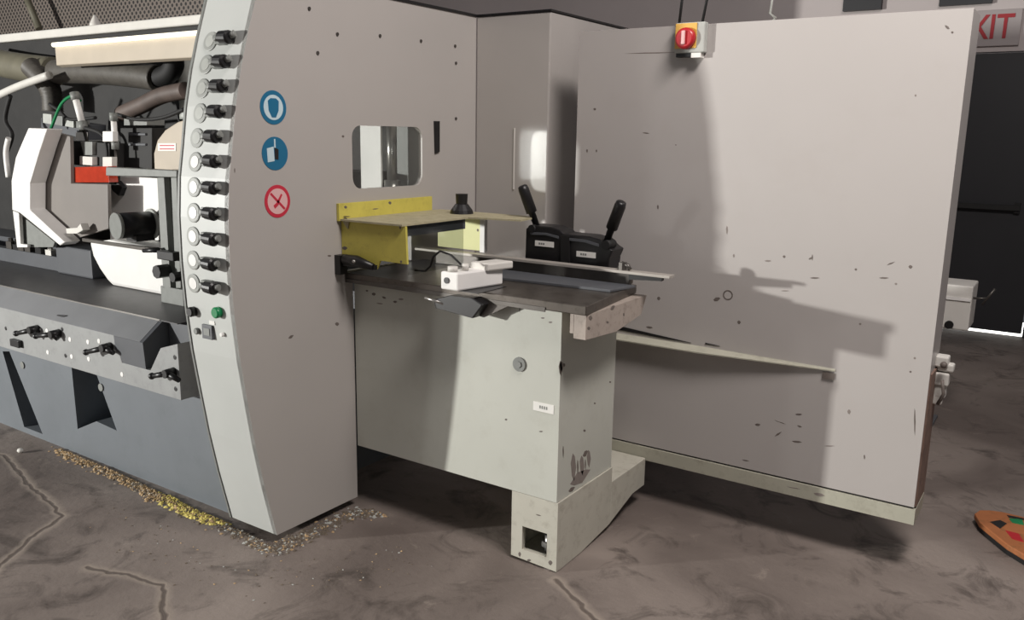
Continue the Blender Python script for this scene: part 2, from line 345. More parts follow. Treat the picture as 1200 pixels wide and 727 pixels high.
# window: frame edge, bright inner chamber, round white posts and acrylic pane
b = MB(); b.px(win, -.014, -.010); wp = b.build('window_pane', 'acrylic', hood)
b = MB(); b.box(-.255, -.022, .93, .94, wb.z - .08, wa.z + .10); b.build('inner_liner', 'ringgrey', hood)
b = MB(); b.box(-.26, -.14, .76, .77, wb.z - .06, wa.z + .04); b.build('inner_plate', 'white', hood, .002)
yy = wa.y + (wb.y - wa.y)
b = MB(); b.cyl((-.10, wa.y + .345, wb.z + .0), (-.10, wa.y + .345, wa.z + .05), .022, seg=32); b.cyl((-.10, wa.y + .345, wb.z - .07), (-.10, wa.y + .345, wb.z + .02), .035, seg=32); b.build('inner_rod', 'steel', hood)
b = MB(); b.px(slot, .0005, .007); b.build('handle_slot', 'black', hood)
for q in [(445, 42), (493, 48), (533, 54), (534, 74), (534, 139), (395, 40), (372, 62), (362, 10)]:
    p = onx(*q, 0); MB().cyl((0.0004, p.y, p.z), (.004, p.y, p.z), .0065, seg=12).build('screw', 'dullsteel', hood)
# safety stickers
def sticker(px_, py_, kind):
    p = onx(px_, py_, 0); y, z = p.y, p.z; R = .058
    base = MB().px(circ(y, z, R), .0003, .0016).build('safety_sticker', {'face': 'blueS', 'book': 'blueS', 'hand': 'redS'}[kind], hood)
    base['label'] = {'face': 'blue round sticker with a face shield pictogram', 'book': 'blue round sticker with a pale book pictogram', 'hand': 'red round prohibition sticker with a hand'}[kind]
    if kind == 'face':
        MB().px(circ(y, z, R * .74), .0016, .0022).build('sticker_field', 'paleS', base)
        MB().px([(y - .024, z + .022), (y - .012, z + .031), (y + .012, z + .031), (y + .024, z + .022), (y + .022, z - .010), (y + .009, z - .034), (y - .009, z - .034), (y - .022, z - .010)], .0022, .0028).build('pictogram', 'blueS', base)
    elif kind == 'book':
        b = MB(); b.px([(y - .036, z + .018), (y - .006, z + .024), (y - .004, z - .026), (y - .034, z - .030)], .0016, .0024)
        b.px([(y - .003, z + .05), (y + .003, z + .05), (y + .003, z + .02), (y - .003, z + .02)], .0016, .0024); b.build('pictogram', 'paleS', base)
        MB().px([(y - .002, z + .022), (y + .016, z + .014), (y + .014, z - .022), (y - .002, z - .02)], .0016, .0022).build('pictogram_figure', 'black', base)
    else:
        MB().px(circ(y, z, R * .78), .0016, .0022).build('sticker_field', 'pinkS', base)
        b = MB(); b.px([(y - .034, z + .026), (y - .028, z + .032), (y + .034, z - .026), (y + .028, z - .032)], .0022, .003)
        b.px([(y - .006, z - .004), (y + .002, z - .010), (y + .022, z + .022), (y + .016, z + .026)], .0022, .003)
        b.px([(y - .02, z - .014), (y - .002, z - .002), (y + .004, z - .012), (y - .014, z - .026)], .0022, .0028); b.build('pictogram', 'redS', base)
sticker(320, 126, 'face'); sticker(322, 180, 'book'); sticker(325, 236, 'hand')
# rows of gauge + regulator on the curved front
def on_strip(px_, py_):
    y = -.13
    for _ in range(12):
        p = ony(px_, py_, y); y = hy(p.z)
    return p
GP = [(247, 49), (242, 76), (238, 104), (235, 133), (231.5, 162), (229.5, 190), (228, 219.5), (227.5, 249.5), (227, 277), (227, 305), (227.5, 332)]
KP = [(269, 47), (264, 75), (261, 103), (258, 132), (254, 161), (253, 190), (252, 220), (252, 250), (252, 279), (251, 308), (252, 335)]
for i in range(11):
    g = on_strip(*GP[i]); n = Vector((0, -1, 0)); s_ = (hy(g.z + .02) - hy(g.z - .02)) / .04; n = Vector((0, -1, -s_ * -1)).normalized() if False else Vector((0, -1, s_)).normalized()
    c = g + n * .0005
    ga = MB().tube([c, c + n * .003, c + n * .004], [.034, .034, .031], 24, smooth=False).build('pressure_gauge', 'ringpale', hood)
    MB().tube([c + n * .0041, c + n * .0055], [.021, .021], 24, smooth=False).build('gauge_glass', 'palegrey' if i < 5 else 'white', ga)
    k = on_strip(*KP[i]) + n * .0005; X = Vector((1, 0, 0)); U = n.cross(X)
    tilt = (.5 - i * .05)
    def P(a, u, o): return k + X * a + U * u * -1 + n * o
    b = MB(); b.prism([P(-.050, -.018, 0), P(-.008, -.018, 0), P(-.008, .018, 0), P(-.050, .018, 0)], n * .020)
    b.tube([P(-.042, 0, .020), P(-.042, 0, .030), P(-.042, 0, .0305)], [.012, .011, .002], 12)
    rg = b.build('regulator', 'ringgrey', hood, .002)
    b = MB(); b.tube([P(-.018, 0, .026), P(-.012, 0, .026), P(.030, .002, .026), P(.036, .002, .026)], [.017, .021, .023, .017], 16, smooth=False)
    b.prism([P(-.01, -.010, 0), P(.030, -.010, 0), P(.030, .010, 0), P(-.01, .010, 0)], n * .012); b.build('regulator_knob', 'black', rg)
    b = MB(); b.tube([P(.034, -.002, .026), P(.050, -.002 - .022 * tilt, .020)], [.009, .012], 10); b.build('regulator_lever', 'ringgrey', rg)
def strip_button(px_, py_, r, mt, name, h=.012, label=None):
    p = on_strip(px_, py_); o = MB().tube([p + Vector((0, -.0005, 0)), p + Vector((0, -h * .8, 0)), p + Vector((0, -h, 0))], [r, r, r * .8], 20).build(name, mt, hood)
    if label: o['label'] = label
strip_button(257, 366, .020, 'green', 'push_button', .022, 'green push button')
strip_button(228, 365, .018, 'black', 'selector_knob', .024, 'black selector knob')
strip_button(232, 388, .012, 'ringgrey', 'key_switch')
strip_button(262, 392, .008, 'white', 'pilot_lamp')
p = on_strip(246, 389); b = MB(); b.box(p.x - .032, p.x + .024, p.y - .010, p.y + .012, p.z - .026, p.z + .026); dd = b.build('display', 'darkgrey', hood, .002)
MB().box(p.x - .020, p.x + .012, p.y - .012, p.y - .0102, p.z - .012, p.z + .014).build('display_window', 'ringgrey', dd)
p = on_strip(252, 379); MB().box(p.x - .03, p.x + .0, p.y - .0022, p.y + .004, p.z - .007, p.z + .007).build('name_label', 'label', hood)

# ================================================================== column behind the table
col = thing('machine_column', 'tall glossy grey cabinet column behind the infeed table', 'machine cabinet', (.2, 1.7, 0))
CX = .392
b = MB(); b.box(0.0005, CX, 1.251, 2.45, .14, TOP - .006); b.build('body', 'column', col, .006)
b = MB(); b.box(0.0, CX + .004, 1.247, 2.45, TOP - .006, TOP + .003); b.build('top_seal', 'black', col)
b = MB(); b.box(.01, .76, 1.262, 2.43, 0, .138); b.build('shade_plinth', 'dark', col)  # dark base, widened past the column to deepen the shade under the table
b = MB(); z = ony(602, 150, 1.25).z; z2 = ony(602, 222, 1.25).z; xx = ony(602, 180, 1.25).x; b.box(xx, xx + .005, 1.2465, 1.2508, z2, z); b.build('highlight_strip', 'offwhite', col)  # pale strip standing in for a vertical reflection line on the column

# ================================================================== infeed table cabinet
CY = .435
cab = thing('infeed_cabinet', 'cream infeed table cabinet with a worn steel top, standing on one foot', 'machine cabinet', (.5, .64, 0))
b = MB(); b.box(.004, .966, CY, .85, .268, .966)
b.m = 1
marks_y(b, CY, [(438, 345, 3, 2.5, 0), (450, 349, 3, 2, .3), (463, 354, 3, 2, 0), (430, 341, 2, 1.5, 0), (609, 361, 1.2, 8, 0), (636, 373, 3, 1.2, 0), (593, 492, 2, 1.6, 0), (634, 506, 3, 1.2, 0), (600, 352, 3, 2, .2)])
marks_x(b, .966, [(657, 432, 2.5, 12, 0), (661, 428, 2, 3, 0), (697, 473, 1.5, 1.5, 0), (685, 505, 2, 2, 0), (670, 574, 5, 3, -.7), (677, 548, 1.2, 12, 0), (686, 545, 1, 9, 0), (660, 530, 1, 10, .2), (686, 532, 4, 4, -1), (715, 448, 1.5, 1.5, 0)])
b.m = 2
marks_y(b, CY, [(470, 351, 4, 1.5, 0), (445, 356, 5, 1.2, .1), (645, 378, 3, 1.5, 0)])
marks_x(b, .966, [(680, 560, 15, 8, -.8), (672, 548, 4, 22, .0), (682, 546, 3.5, 16, .4), (690, 538, 3, 14, 0), (658, 430, 3, 9, 0)])
b.build('body', ['cab', 'chip', 'softchip'], cab, .004)
# access cap, label
p = ony(609, 427, CY); b = MB(); b.cyl((p.x, CY + .001, p.z), (p.x, CY - .006, p.z), .026, seg=20); b.cyl((p.x, CY - .006, p.z), (p.x, CY - .010, p.z), .012, seg=6, smooth=False); b.build('access_cap', 'ringgrey', cab)
p = ony(637, 478, CY); b = MB(); b.box(p.x - .042, p.x + .042, CY - .0016, CY + .001, p.z - .016, p.z + .016); lb = b.build('label_plate', 'label', cab)
b = MB(); [b.box(p.x - .016 + i * .009, p.x - .011 + i * .009, CY - .0024, CY - .0014, p.z - .005, p.z + .006) for i in range(4)]; b.build('label_print', 'ringgrey', lb)
# foot with pocket, long beam running back
fx0, fx1 = .776, .972
b = MB(); hole = [(.824, .048), (.930, .048), (.930, .140), (.824, .140)]
b.py([(fx0, .012), (fx1, .004), (fx1, .267), (fx0, .267)], CY, CY + .02, holes=[hole])
b.box(fx0, fx0 + .012, CY + .02, .85, .010, .267)
b.prism([(fx1 - .012, CY + .02, .002), (fx1 - .012, .62, .004), (fx1 - .012, .85, .030), (fx1 - .012, .85, .267), (fx1 - .012, CY + .02, .267)], (.012, 0, 0))
b.box(fx0 + .012, fx1 - .012, CY + .02, .85, .26, .267)
b.box(fx0 + .012, fx1 - .012, CY + .02, .85, .012, .03); b.box(fx0 + .012, fx1 - .012, CY + .19, CY + .2, .03, .26)
b.m = 1
marks_y(b, CY, [(631, 604, 4, 1.2, .3), (620, 657, 3, 2, 0), (645, 660, 3, 4, 0), (609, 650, 2, 4, 0), (640, 668, 6, 2, .1)])
b.build('foot', ['foot', 'chip'], cab, .003)
b = MB(); b.prism([(fx0, .851, .03), (fx0, 1.05, .085), (fx0, 1.162, .085), (fx0, 1.162, .207), (fx0, .851, .207)], (fx1 - fx0, 0, 0)); b.build('rear_beam', 'foot', cab, .003)
b = MB(); b.box(fx0 + .02, fx0 + .1, 1.10, 1.18, 0, .084); b.build('rear_pad', 'dark', cab)
b = MB(); b.cyl((.895, CY + .07, .03), (.895, CY + .07, .10), .014); b.cyl((.895, CY + .07, .055), (.895, CY + .07, .075), .026, seg=6, smooth=False); b.build('levelling_bolt', 'steel', cab)
# table top, bracket under its right end
tb = MB().pz([(.002, .387), (1.084, .387), (1.03, .872), (.93, .872), (.93, 1.05), (.42, 1.05), (.42, .872), (.002, .872)], .968, 1.0).build('table_top', 'table', cab, .003)
b = MB(); b.prism([(1.032, .40, .884), (1.032, .40, .967), (1.032, .86, .967), (1.032, .82, .90), (1.032, .62, .872)], (.046, 0, 0))
b.m = 1; marks_x(b, 1.078, [(692, 373, 3, 4, 0), (690, 385, 2.5, 3, 0), (712, 378, 2, 2, 0), (718, 361, 3.5, 3, -.8), (731, 369, 1.2, 3, 0)])
b.build('table_bracket', ['tabedge', 'chip'], cab, .002)
MB().box(1.018, 1.031, .40, .86, .90, .967).build('bracket_web', 'tabedge', cab)
b = MB(); b.box(.967, 1.017, .50, .84, .905, .967); b.build('bracket_core', 'dark', cab)
b = MB(); b.box(.006, .93, .3835, .388, .962, .978); b.build('front_rail', 'dullsteel', cab, .001)

# ================================================================== yellow infeed guard
yg = thing('yellow_guard', 'worn yellow sheet metal guard over the infeed table', 'guard', (.1, .5, 1.0))
b = MB(); b.box(.001, .014, .352, .915, 1.205, 1.272)
b.m = 1; marks_x(b, .014, [(405, 243, 2.5, 2.5, 0), (457, 238, 2.5, 2.5, 0), (440, 245, 5, .8, -.1)]); b.build('flange', ['yellow', 'chip'], yg, .002)
GY = .375
s1 = ony(401, 252, GY); s2 = ony(475, 263, GY); s3 = ony(478, 311, GY); s4 = ony(448, 303, GY)
b = MB(); b.py([(.001, 1.205), (s2.x, 1.205), (s2.x + .006, s3.z + .002), (.20, s3.z + .004), (.18, 1.03), (.001, 1.05)], GY, GY + .010)
b.m = 1; marks_y(b, GY, [(406, 254, 6, 1, 0), (405, 259, 4, 6, .2), (404, 291, 4, 3, 0), (470, 307, 1.5, 2.5, 0), (469, 267, 1.5, 3, 0)]); b.build('side_plate', ['yellow', 'chip'], yg, .002)
b = MB(); b.cyl((.035, GY - .006, 1.195), (.035, GY, 1.195), .02, .02, 3, False); b.build('gusset', 'dust', yg)
b = MB(); b.pz([(.015, .356), (.325, .36), (.325, .76), (.545, .815), (.52, .97), (.015, .97)], 1.206, 1.213); b.build('top_plate', 'dust', yg)
b = MB(); b.box(.300, .312, .40, .76, 1.165, 1.2055); b.build('stiffener', 'darkgrey', yg)
PYY = .86
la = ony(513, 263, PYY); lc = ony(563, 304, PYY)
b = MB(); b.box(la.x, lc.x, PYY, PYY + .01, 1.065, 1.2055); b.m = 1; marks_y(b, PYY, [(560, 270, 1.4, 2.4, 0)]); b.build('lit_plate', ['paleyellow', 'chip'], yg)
b = MB(); b.box(lc.x + .003, lc.x + .026, PYY - .01, PYY + .012, 1.06, 1.2055); b.build('white_bracket', 'white', yg)
b = MB(); b.box(.315, .318, .40, .74, 1.02, 1.2055); b.build('clear_shield', 'acrylic', yg)
k = ony(541, 246, .87); kx = k.x
b = MB(); b.tube([(kx, .87, 1.213), (kx, .87, 1.228), (kx, .87, 1.252), (kx, .87, 1.254), (kx, .87, 1.295)], [.050, .046, .028, .024, .026], 16, smooth=False); b.build('clamp_knob', 'black', yg)
b = MB(); b.tube([(.04, .352, 1.06), (.11, .345, 1.06), (.19, .35, 1.045)], [.02, .022, .012], 12); b.box(.004, .20, .345, .36, 1.035, 1.052); b.box(.0, .03, .335, .374, 1.0, 1.075); b.build('guide_roller', 'black', yg)
b = MB(); b.ball((.115, .323, 1.062), .007); b.build('roller_screw', 'steel', yg)
# ================================================================== fence, ruler, clamps
b_f = thing('table_fence', 'long steel fence rail lying across the infeed table, end sticking out to the right', 'fence', (.65, .81, 1.0))
b = MB(); b.box(.12, 1.03, .806, .826, 1.0, 1.052); b.build('fence_body', 'dullsteel', b_f, .002)
f0 = ony(565, 298, .545); f1 = ony(790, 328, .545)
b = MB(); b.box(.02, 1.195, .788, .832, 1.050, 1.060); b.build('rail', 'rail', b_f, .001)
b = MB(); b.py([(1.03, 1.028), (1.16, 1.036), (1.16, 1.0515), (1.03, 1.0515)], .80, .82); b.build('rail_tongue', 'black', b_f)
b = MB(); b.pz([(.42, .62), (1.03, .66), (1.06, .80), (.42, .80)], 1.0005, 1.010); b.build('wear_plate', 'darkgrey', b_f, .002)
b = MB(); b.tube([(.985, .81, 1.066), (1.0, .81, 1.085), (1.02, .81, 1.078), (1.03, .81, 1.064)], .008, 8); b.cyl((1.0, .81, 1.0585), (1.0, .81, 1.088), .016, seg=6, smooth=False); b.build('stop_clamp', 'dullsteel', b_f)
# side pressure unit (white)
c = thing('pressure_shoe', 'small white clamp block with a thin hose on the front edge of the table', 'clamp', (.6, .42, 1.0))
b = MB(); b.prism([(.527, .33, 1.002), (.605, .33, 1.002), (.605, .33, 1.066), (.527, .33, 1.066)], (.04, .22, 0.0)); b.build('body', 'white', c, .006)
b = MB(); b.prism([(.560, .46, 1.060), (.64, .46, 1.060), (.64, .46, 1.088), (.560, .46, 1.088)], (.03, .12, 0)); b.build('rear_housing', 'offwhite', c, .006)
b = MB(); b.cyl((.556, .3295, 1.036), (.556, .326, 1.036), .011); b.build('bore', 'black', c)
b = MB(); b.cyl((.565, .352, 1.067), (.565, .352, 1.084), .018); b.cyl((.585, .40, 1.067), (.585, .40, 1.090), .012); b.build('fitting', 'offwhite', c)
b = MB(); b.tube([(.565, .40, 1.085), (.52, .40, 1.115), (.47, .40, 1.125), (.43, .41, 1.10), (.40, .43, 1.06), (.36, .45, 1.035), (.30, .46, 1.03)], .004, 8); b.build('air_hose', 'rubber', c)
b = MB(); b.box(.55, .68, .345, .52, 1.0, 1.0018); b.build('foot_plate', 'black', c)
# lever under the front edge
c = thing('table_lock_lever', 'black lock lever hanging under the front edge of the infeed table', 'lever', (.62, .37, .95))
b = MB(); q = [ony(*v, .375) for v in [(513, 350), (533, 345), (560, 348), (572, 356), (560, 372), (538, 366), (516, 360)]]; b.py([(p.x, p.z) for p in q], .345, .386); b.build('bracket', 'black', c, .005)
b = MB(); p0 = ony(520, 356, .35); p1 = ony(498, 349, .33); b.tube([p0, p1], [.006, .005], 8); b.build('handle', 'steel', c)
b = MB(); q = [ony(*v, .39) for v in [(560, 350), (600, 357), (568, 372), (556, 368)]]; b.py([(p.x, p.z) for p in q], .384, .392); b.build('tongue', 'dullsteel', c)
# ================================================================== black two-lever feed unit
c = thing('lever_unit', 'black control unit with two upright levers and white labels behind the fence', 'control unit', (.78, .96, 1.0))
LY = .915
def L(px_, py_): p = ony(px_, py_, LY); return (p.x, p.z)
l0 = L(615, 305); l1 = L(715, 310); 
out = [(l0[0], 1.001), L(616, 268), L(622, 264), L(645, 266), L(656, 270), L(660, 274), L(668, 275), L(690, 277), L(704, 281), L(712, 290), L(718, 294), L(714, 303), (l1[0] - .01, 1.001)]
b = MB(); b.py(out, LY, LY + .10); b.build('housing', 'black', c, .006)
b = MB(); q = [L(622, 272), L(640, 273), L(655, 277), L(655, 279.5), L(640, 275.5), L(622, 275)]; b.py(q, LY - .006, LY + .001); q = [L(668, 279), L(686, 281), L(702, 286), L(702, 289), L(686, 284), L(668, 282)]; b.py(q, LY - .006, LY + .001); b.build('grip_ridge', 'darkgrey', c)
b = MB(); b.py([L(658, 276), L(668, 277), L(668, 308), L(658, 306)], LY - .008, LY + .001); b.build('centre_rib', 'rubber', c)
for (a, bb) in [((627.5, 281.5), (649, 290.5)), ((676, 293.5), (698, 303.5))]:
    p = L(*a); q = L(*bb); hgt = .022; xa, xb = p[0], q[0]; zc = (p[1] + q[1]) / 2
    o = MB().py([(xa, zc - hgt / 2), (xb, zc - hgt / 2), (xb, zc + hgt / 2), (xa, zc + hgt / 2)], LY - .003, LY + .001).build('label_plate', 'label', c)
    b = MB(); [b.box(xa + .018 + i * .010, xa + .025 + i * .010, LY - .0036, LY - .0028, zc - .004, zc + .004) for i in range(3)]; b.build('label_print', 'ringgrey', o)
def lever(a, b_, col_='black'):
    p0 = Vector((L(*a)[0], LY + .03, L(*a)[1])); p1 = Vector((L(*b_)[0], LY - .01, L(*b_)[1])); dd = p1 - p0
    b = MB(); b.tube([p0, p0 + dd * .35, p0 + dd * .37, p0 + dd * .9, p0 + dd * .98, p1], [.013, .014, .023, .022, .019, .010], 14); b.build('lever', col_, c)
lever((625, 268), (613.5, 217)); lever((706, 286), (730, 236))
b = MB(); p = L(711, 287); b.cyl((p[0], LY - .012, p[1]), (p[0], LY + .05, p[1]), .018, seg=14); p = L(624, 268); b.cyl((p[0], LY - .01, p[1]), (p[0], LY + .05, p[1]), .016, seg=14); b.build('pivot', 'rubber', c)

# ================================================================== big hinged enclosure door on the right
PY = 1.17
dr = thing('enclosure_door', 'large pale grey sound enclosure door, scuffed and raised off the floor', 'machine door', (1.3, 1.27, .2))
X0, X1 = .582, 2.012
b = MB(); b.box(X0, X1, PY, PY + .19, .259, 1.958)
b.m = 1
marks_y(b, PY, [(950, 303, 3, 1.5, -.5), (952, 302, 1, 5, 0), (955, 326, 7, 1.4, 0), (1036, 326, 7, 1.4, 0), (1044, 309, 6, .8, -.45), (1067, 313, 3, 3, 0), (1110, 32, 3.5, 3, .6), (1116, 38, 2, 2, 0), (919, 301, 2.2, 2.2, 0), (1003, 316, 2, 2, 0), (866, 378, 2.6, 3, 0), (840, 351, 5, 3, -.3),
   (697, 128, 2, 2, 0), (688, 177, 1.2, 3, 0), (699, 177, 1, 2.5, 0), (757, 156, 5, 1, .1), (771, 243, 1.3, 4, 0), (1067, 436, 1.8, 1.8, 0), (1072, 495, 1.2, 22, .0), (1013, 536, 1.2, 4, .3), (936, 486, 5, 1.6, 0), (937, 500, 3.5, 1.6, .3), (888, 498, 4, 2, 0), (934, 518, 7, 1.8, .1), (914, 495, 8, 1.2, .4), (912, 509, 5, 1, -.7), (874, 540, 5, 1.2, .2),
   (761, 384, 5, 2, .1), (752, 352, 1.6, 6, 0), (772, 350, 2.4, 3, 0), (742, 362, 2, 3, 0), (731, 354, 1.5, 4, 0), (792, 170, 1, 1, 0)])
# the keyhole ring
p = ony(853, 346, PY)
b.py(circ(p.x, p.z, .020, 20), PY - .0008, PY + .0008, holes=[circ(p.x, p.z, .015, 20)])
b.m = 2
marks_y(b, PY, [(852, 270, 1.5, 7, 0), (900, 306, 5, 1.5, 0), (1072, 420, 2, 2, 0), (995, 483, 2.5, 4, 0), (1008, 380, 2, 2, 0), (972, 523, 8, 1, 0), (860, 300, 1.5, 3, 0), (1073, 112, 1.5, 2, 0), (1050, 333, 2, 2, 0), (920, 341, 6, .9, 0), (765, 62, 40, .7, -.03)])
b.build('door_skin', ['door', 'chip', 'softchip'], dr, .004)
b = MB(); b.box(X0 + .003, X1 + .006, PY - .004, PY + .19, .194, .252)
b.m = 1; marks_y(b, PY - .004, [(960, 580, 8, 3, .2), (930, 572, 10, 1.2, .2)]); b.build('bottom_rail', ['lip', 'softchip'], dr, .003)
MB().box(X0 + .01, X1 - .005, PY + .006, PY + .18, .252, .259).build('rail_gap', 'black', dr)
# long bent ledge across the lower part
e0 = ony(722, 402, PY - .03); e1 = ony(980, 436, PY); 
b = MB(); zl = .712
b.prism([(.80, PY, zl + .014), (.80, PY - .055, zl + .002), (.80, PY - .055, zl - .003), (.80, PY, zl + .008)], (.38, 0, 0))
b.add([(1.18, PY, zl + .014), (1.18, PY - .055, zl + .002), (1.18, PY - .055, zl - .003), (1.18, PY, zl + .008), (1.700, PY, zl + .008), (1.700, PY - .004, zl + .002), (1.700, PY - .004, zl - .002), (1.700, PY, zl - .0)],
      [(0, 1, 5, 4), (1, 2, 6, 5), (2, 3, 7, 6), (0, 4, 7, 3), (4, 5, 6, 7), (3, 2, 1, 0)])
b.build('bent_ledge', 'lip', dr)
b = MB(); b.py([(.80, zl + .030), (1.02, zl + .022), (1.14, zl + .022), (.80, zl + .048)], PY - .003, PY + .001); b.py([(1.20, zl + .026), (1.26, zl + .027), (1.20, zl + .031)], PY - .003, PY + .001); b.build('ledge_gap', 'black', dr)
b = MB(); p = ony(974, 441, PY); b.box(p.x - .03, p.x + .012, PY - .006, PY + .001, p.z - .012, p.z + .012); b.build('latch_tab', 'chip', dr)
# right edge fittings
b = MB(); b.box(X1, X1 + .006, PY + .01, PY + .185, .26, .75); b.build('worn_edge', 'rust', dr)
hb = MB()
random.seed(3)
for (a, c_) in [((1098, 415), (1112, 430)), ((1100, 424), (1118, 436)), ((1094, 434), (1112, 452)), ((1096, 448), (1108, 466)), ((1092, 458), (1104, 474))]:
    p = ony(*a, PY + .14); q = ony(*c_, PY + .14); hb.box(p.x, q.x, PY + .10 + random.random() * .03, PY + .16, q.z, p.z)
hb.build('broken_hinge', 'offwhite', dr, .006)
b = MB(); p = ony(1106, 428, PY + .08); b.ball(p, .012); p = ony(1104, 446, PY + .09); b.tube([p, p + Vector((.01, 0, -.05)), p + Vector((-.005, 0, -.09))], .006, 8); b.build('hinge_pin', 'chip', dr)
# ---- hanger strut that carries the door from the machine column
b = MB(); b.box(CX - .002, X0 + .02, PY + .11, PY + .17, 1.03, 1.09); b.box(CX - .002, X0 + .02, PY + .11, PY + .17, .52, .58); b.build('hinge_arm', 'dark', dr)

# ================================================================== rotary main switch on the door edge
c = thing('rotary_switch', 'yellow switch plate with a red round knob on the top edge of the enclosure door', 'switch', (1.04, PY, 1.86))
p = ony(790, 27, PY - .04); q = ony(818, 60, PY - .04)
b = MB(); b.box(p.x + .004, q.x + .02, PY - .035, PY - .0005, q.z - .004, p.z); b.build('housing', 'palegrey', c, .004)
b = MB(); b.box(p.x + .006, q.x - .010, PY - .040, PY - .0352, q.z + .012, p.z - .003); b.build('plate', 'swyellow', c, .002)
r = ony(803.5, 45, PY - .045); b = MB(); b.tube([(r.x, PY - .0402, r.z), (r.x, PY - .055, r.z), (r.x, PY - .062, r.z)], [.040, .038, .030], 24); kn = b.build('knob', 'red', c)
b = MB(); b.box(r.x - .008, r.x + .006, PY - .072, PY - .0622, r.z - .024, r.z + .026); b.build('knob_grip', 'pinkS', kn, .003)
b = MB(); q2 = ony(820, 62, PY - .04); b.box(q2.x - .035, q2.x + .002, PY - .037, PY - .0005, q.z - .022, q.z - .005); b.build('name_label', 'label', c)
b = MB(); b.box(p.x + .01, q.x - .012, PY - .03, PY - .0005, q.z - .018, q.z - .0045); b.build('cable_gland', 'black', c)
c0 = p.x
for xo, ttl in ((.012, 'black power cable hanging down to the left side of the rotary switch'), (.104, 'thin dark power cable hanging down to the right side of the rotary switch')):
    b = MB(); b.tube([(c0 + xo, PY + .02, 3.6), (c0 + xo, PY + .01, 2.8), (c0 + xo - .006, PY - .002, 2.3), (c0 + xo + (.004 if xo < .05 else .012), PY - .012, 2.06), (c0 + xo, PY - .02, p.z)], .0055, 8)
    tag(b.build('power_cable', 'rubber', None, O=(c0 + xo, PY, p.z)), ttl, 'cable')
b = MB(); b.tube([(1.362, PY + .03, 3.5), (1.366, PY + .03, 2.4), (1.36, PY + .03, 2.08), (1.352, PY + .03, 1.985), (1.366, PY + .05, 1.972), (1.353, PY + .06, 1.962)], .004, 8)
tag(b.build('suspension_cord', 'palegrey', None, O=(1.36, PY + .03, 1.96)), 'thin pale cord rising from the top edge of the enclosure door', 'cord')

# ================================================================== things behind the door
c = thing('electrical_box', 'pale grey electrical box standing behind the enclosure door near the exit', 'electrical box', (1.85, 3.0, 0))
b = MB(); b.box(1.62, 1.955, 3.0, 3.25, .56, .80); b.build('body', 'offwhite', c, .008)
b = MB(); b.box(1.66, 1.95, 2.992, 2.999, .72, .735); b.build('lid_ridge', 'white', c)
p = ony(1112, 381, 2.99); b = MB(); b.cyl((p.x, 2.99, p.z), (p.x, 3.0, p.z), .022); b.build('cable_entry', 'black', c)
b = MB(); b.box(1.70, 1.76, 3.08, 3.16, .012, .559); b.box(1.62, 1.84, 3.02, 3.22, 0, .012); b.build('stand', 'darkgrey', c)
p = ony(1140, 352, 2.98); b = MB(); b.tube([(1.956, 3.05, p.z), (2.02, 3.05, p.z + .005)], .006, 8); b.tube([(2.0, 3.05, p.z - .03), (2.05, 3.05, p.z + .06)], .006, 8); b.build('side_lever', 'dullsteel', c)
# orange board on the floor
c = thing('orange_board', 'orange patterned board with a rounded end lying on the floor at the right edge', 'board', (2.3, 1.6, 0))
A = onz(1143, 600, .05); 
def F(px_, py_, z=.045): p = onz(px_, py_, z); return (p.x, p.y)
oo = [F(1142, 602), F(1148, 598), F(1160, 598), F(1175, 600), F(1200, 606), F(1240, 614), F(1262, 634), F(1262, 676), F(1230, 668), F(1200, 650), F(1180, 638), F(1160, 622), F(1148, 612)]
b = MB(); b.pz(oo, .022, .045); b.build('board_top', 'orangeb', c, .004)
cx_ = sum(p[0] for p in oo) / len(oo); cy_ = sum(p[1] for p in oo) / len(oo)
b = MB(); b.pz([(cx_ + (p[0] - cx_) * .94, cy_ + (p[1] - cy_) * .94) for p in oo], 0, .022); b.build('board_base', 'rubber', c)
b = MB()
for pts, k in ([[(1160, 612), (1172, 610), (1180, 614), (1172, 620)], 0], [[(1182, 608), (1198, 609), (1200, 616), (1186, 613)], 1], [[(1178, 622), (1194, 626), (1200, 636), (1186, 632)], 2], [[(1180, 604), (1200, 608), (1200, 610), (1182, 607)], 0]):
    b.m = k; b.pz([F(*p) for p in pts], .0452, .0462)
b.build('board_print', ['black', 'green', 'red'], c)
b = MB(); 
# ================================================================== machine base on the left
BY = .07
base = thing('machine_bed', 'blue grey cast machine base with a steel bed, grey apron and clamp levers', 'machine bed', (-1.6, .5, 0))
def B(px_, py_, y=BY): p = ony(px_, py_, y); return (p.x, p.z)
zap = .492
pk1 = [B(84, 434), B(109, 441), B(137, 505), B(113, 494), B(91, 503)]
pk2 = [B(3, 412), B(11, 412), B(50, 509), B(30, 516)]
pk2 = [(x, max(z, .03)) for x, z in pk2]; pk1[0] = (pk1[0][0], zap); pk1[1] = (pk1[1][0], zap); 
XL = -5.2
b = MB()
b.py([(XL, 0), (-.272, 0), (-.272, zap + .02), (XL, zap + .02)], BY, BY + .02, holes=[[(x, min(z, zap)) for x, z in pk1], [(x, min(z, zap)) for x, z in pk2]])
b.box(XL, -.272, BY + .22, .95, 0, zap)
b.box(XL, -.272, BY + .02, BY + .22, zap, zap + .02); b.box(XL, -.272, BY + .02, BY + .2199, 0, .004)
for q in (pk1, pk2):
    n = len(q)
    for i in range(n):
        (xa, za), (xb, zb_) = q[i], q[(i + 1) % n]; za = min(za, zap); zb_ = min(zb_, zap)
        b.add([(xa, BY + .02, za), (xb, BY + .02, zb_), (xb, BY + .219, zb_), (xa, BY + .219, za)], [(0, 1, 2, 3)])
b.build('body', 'blue', base)
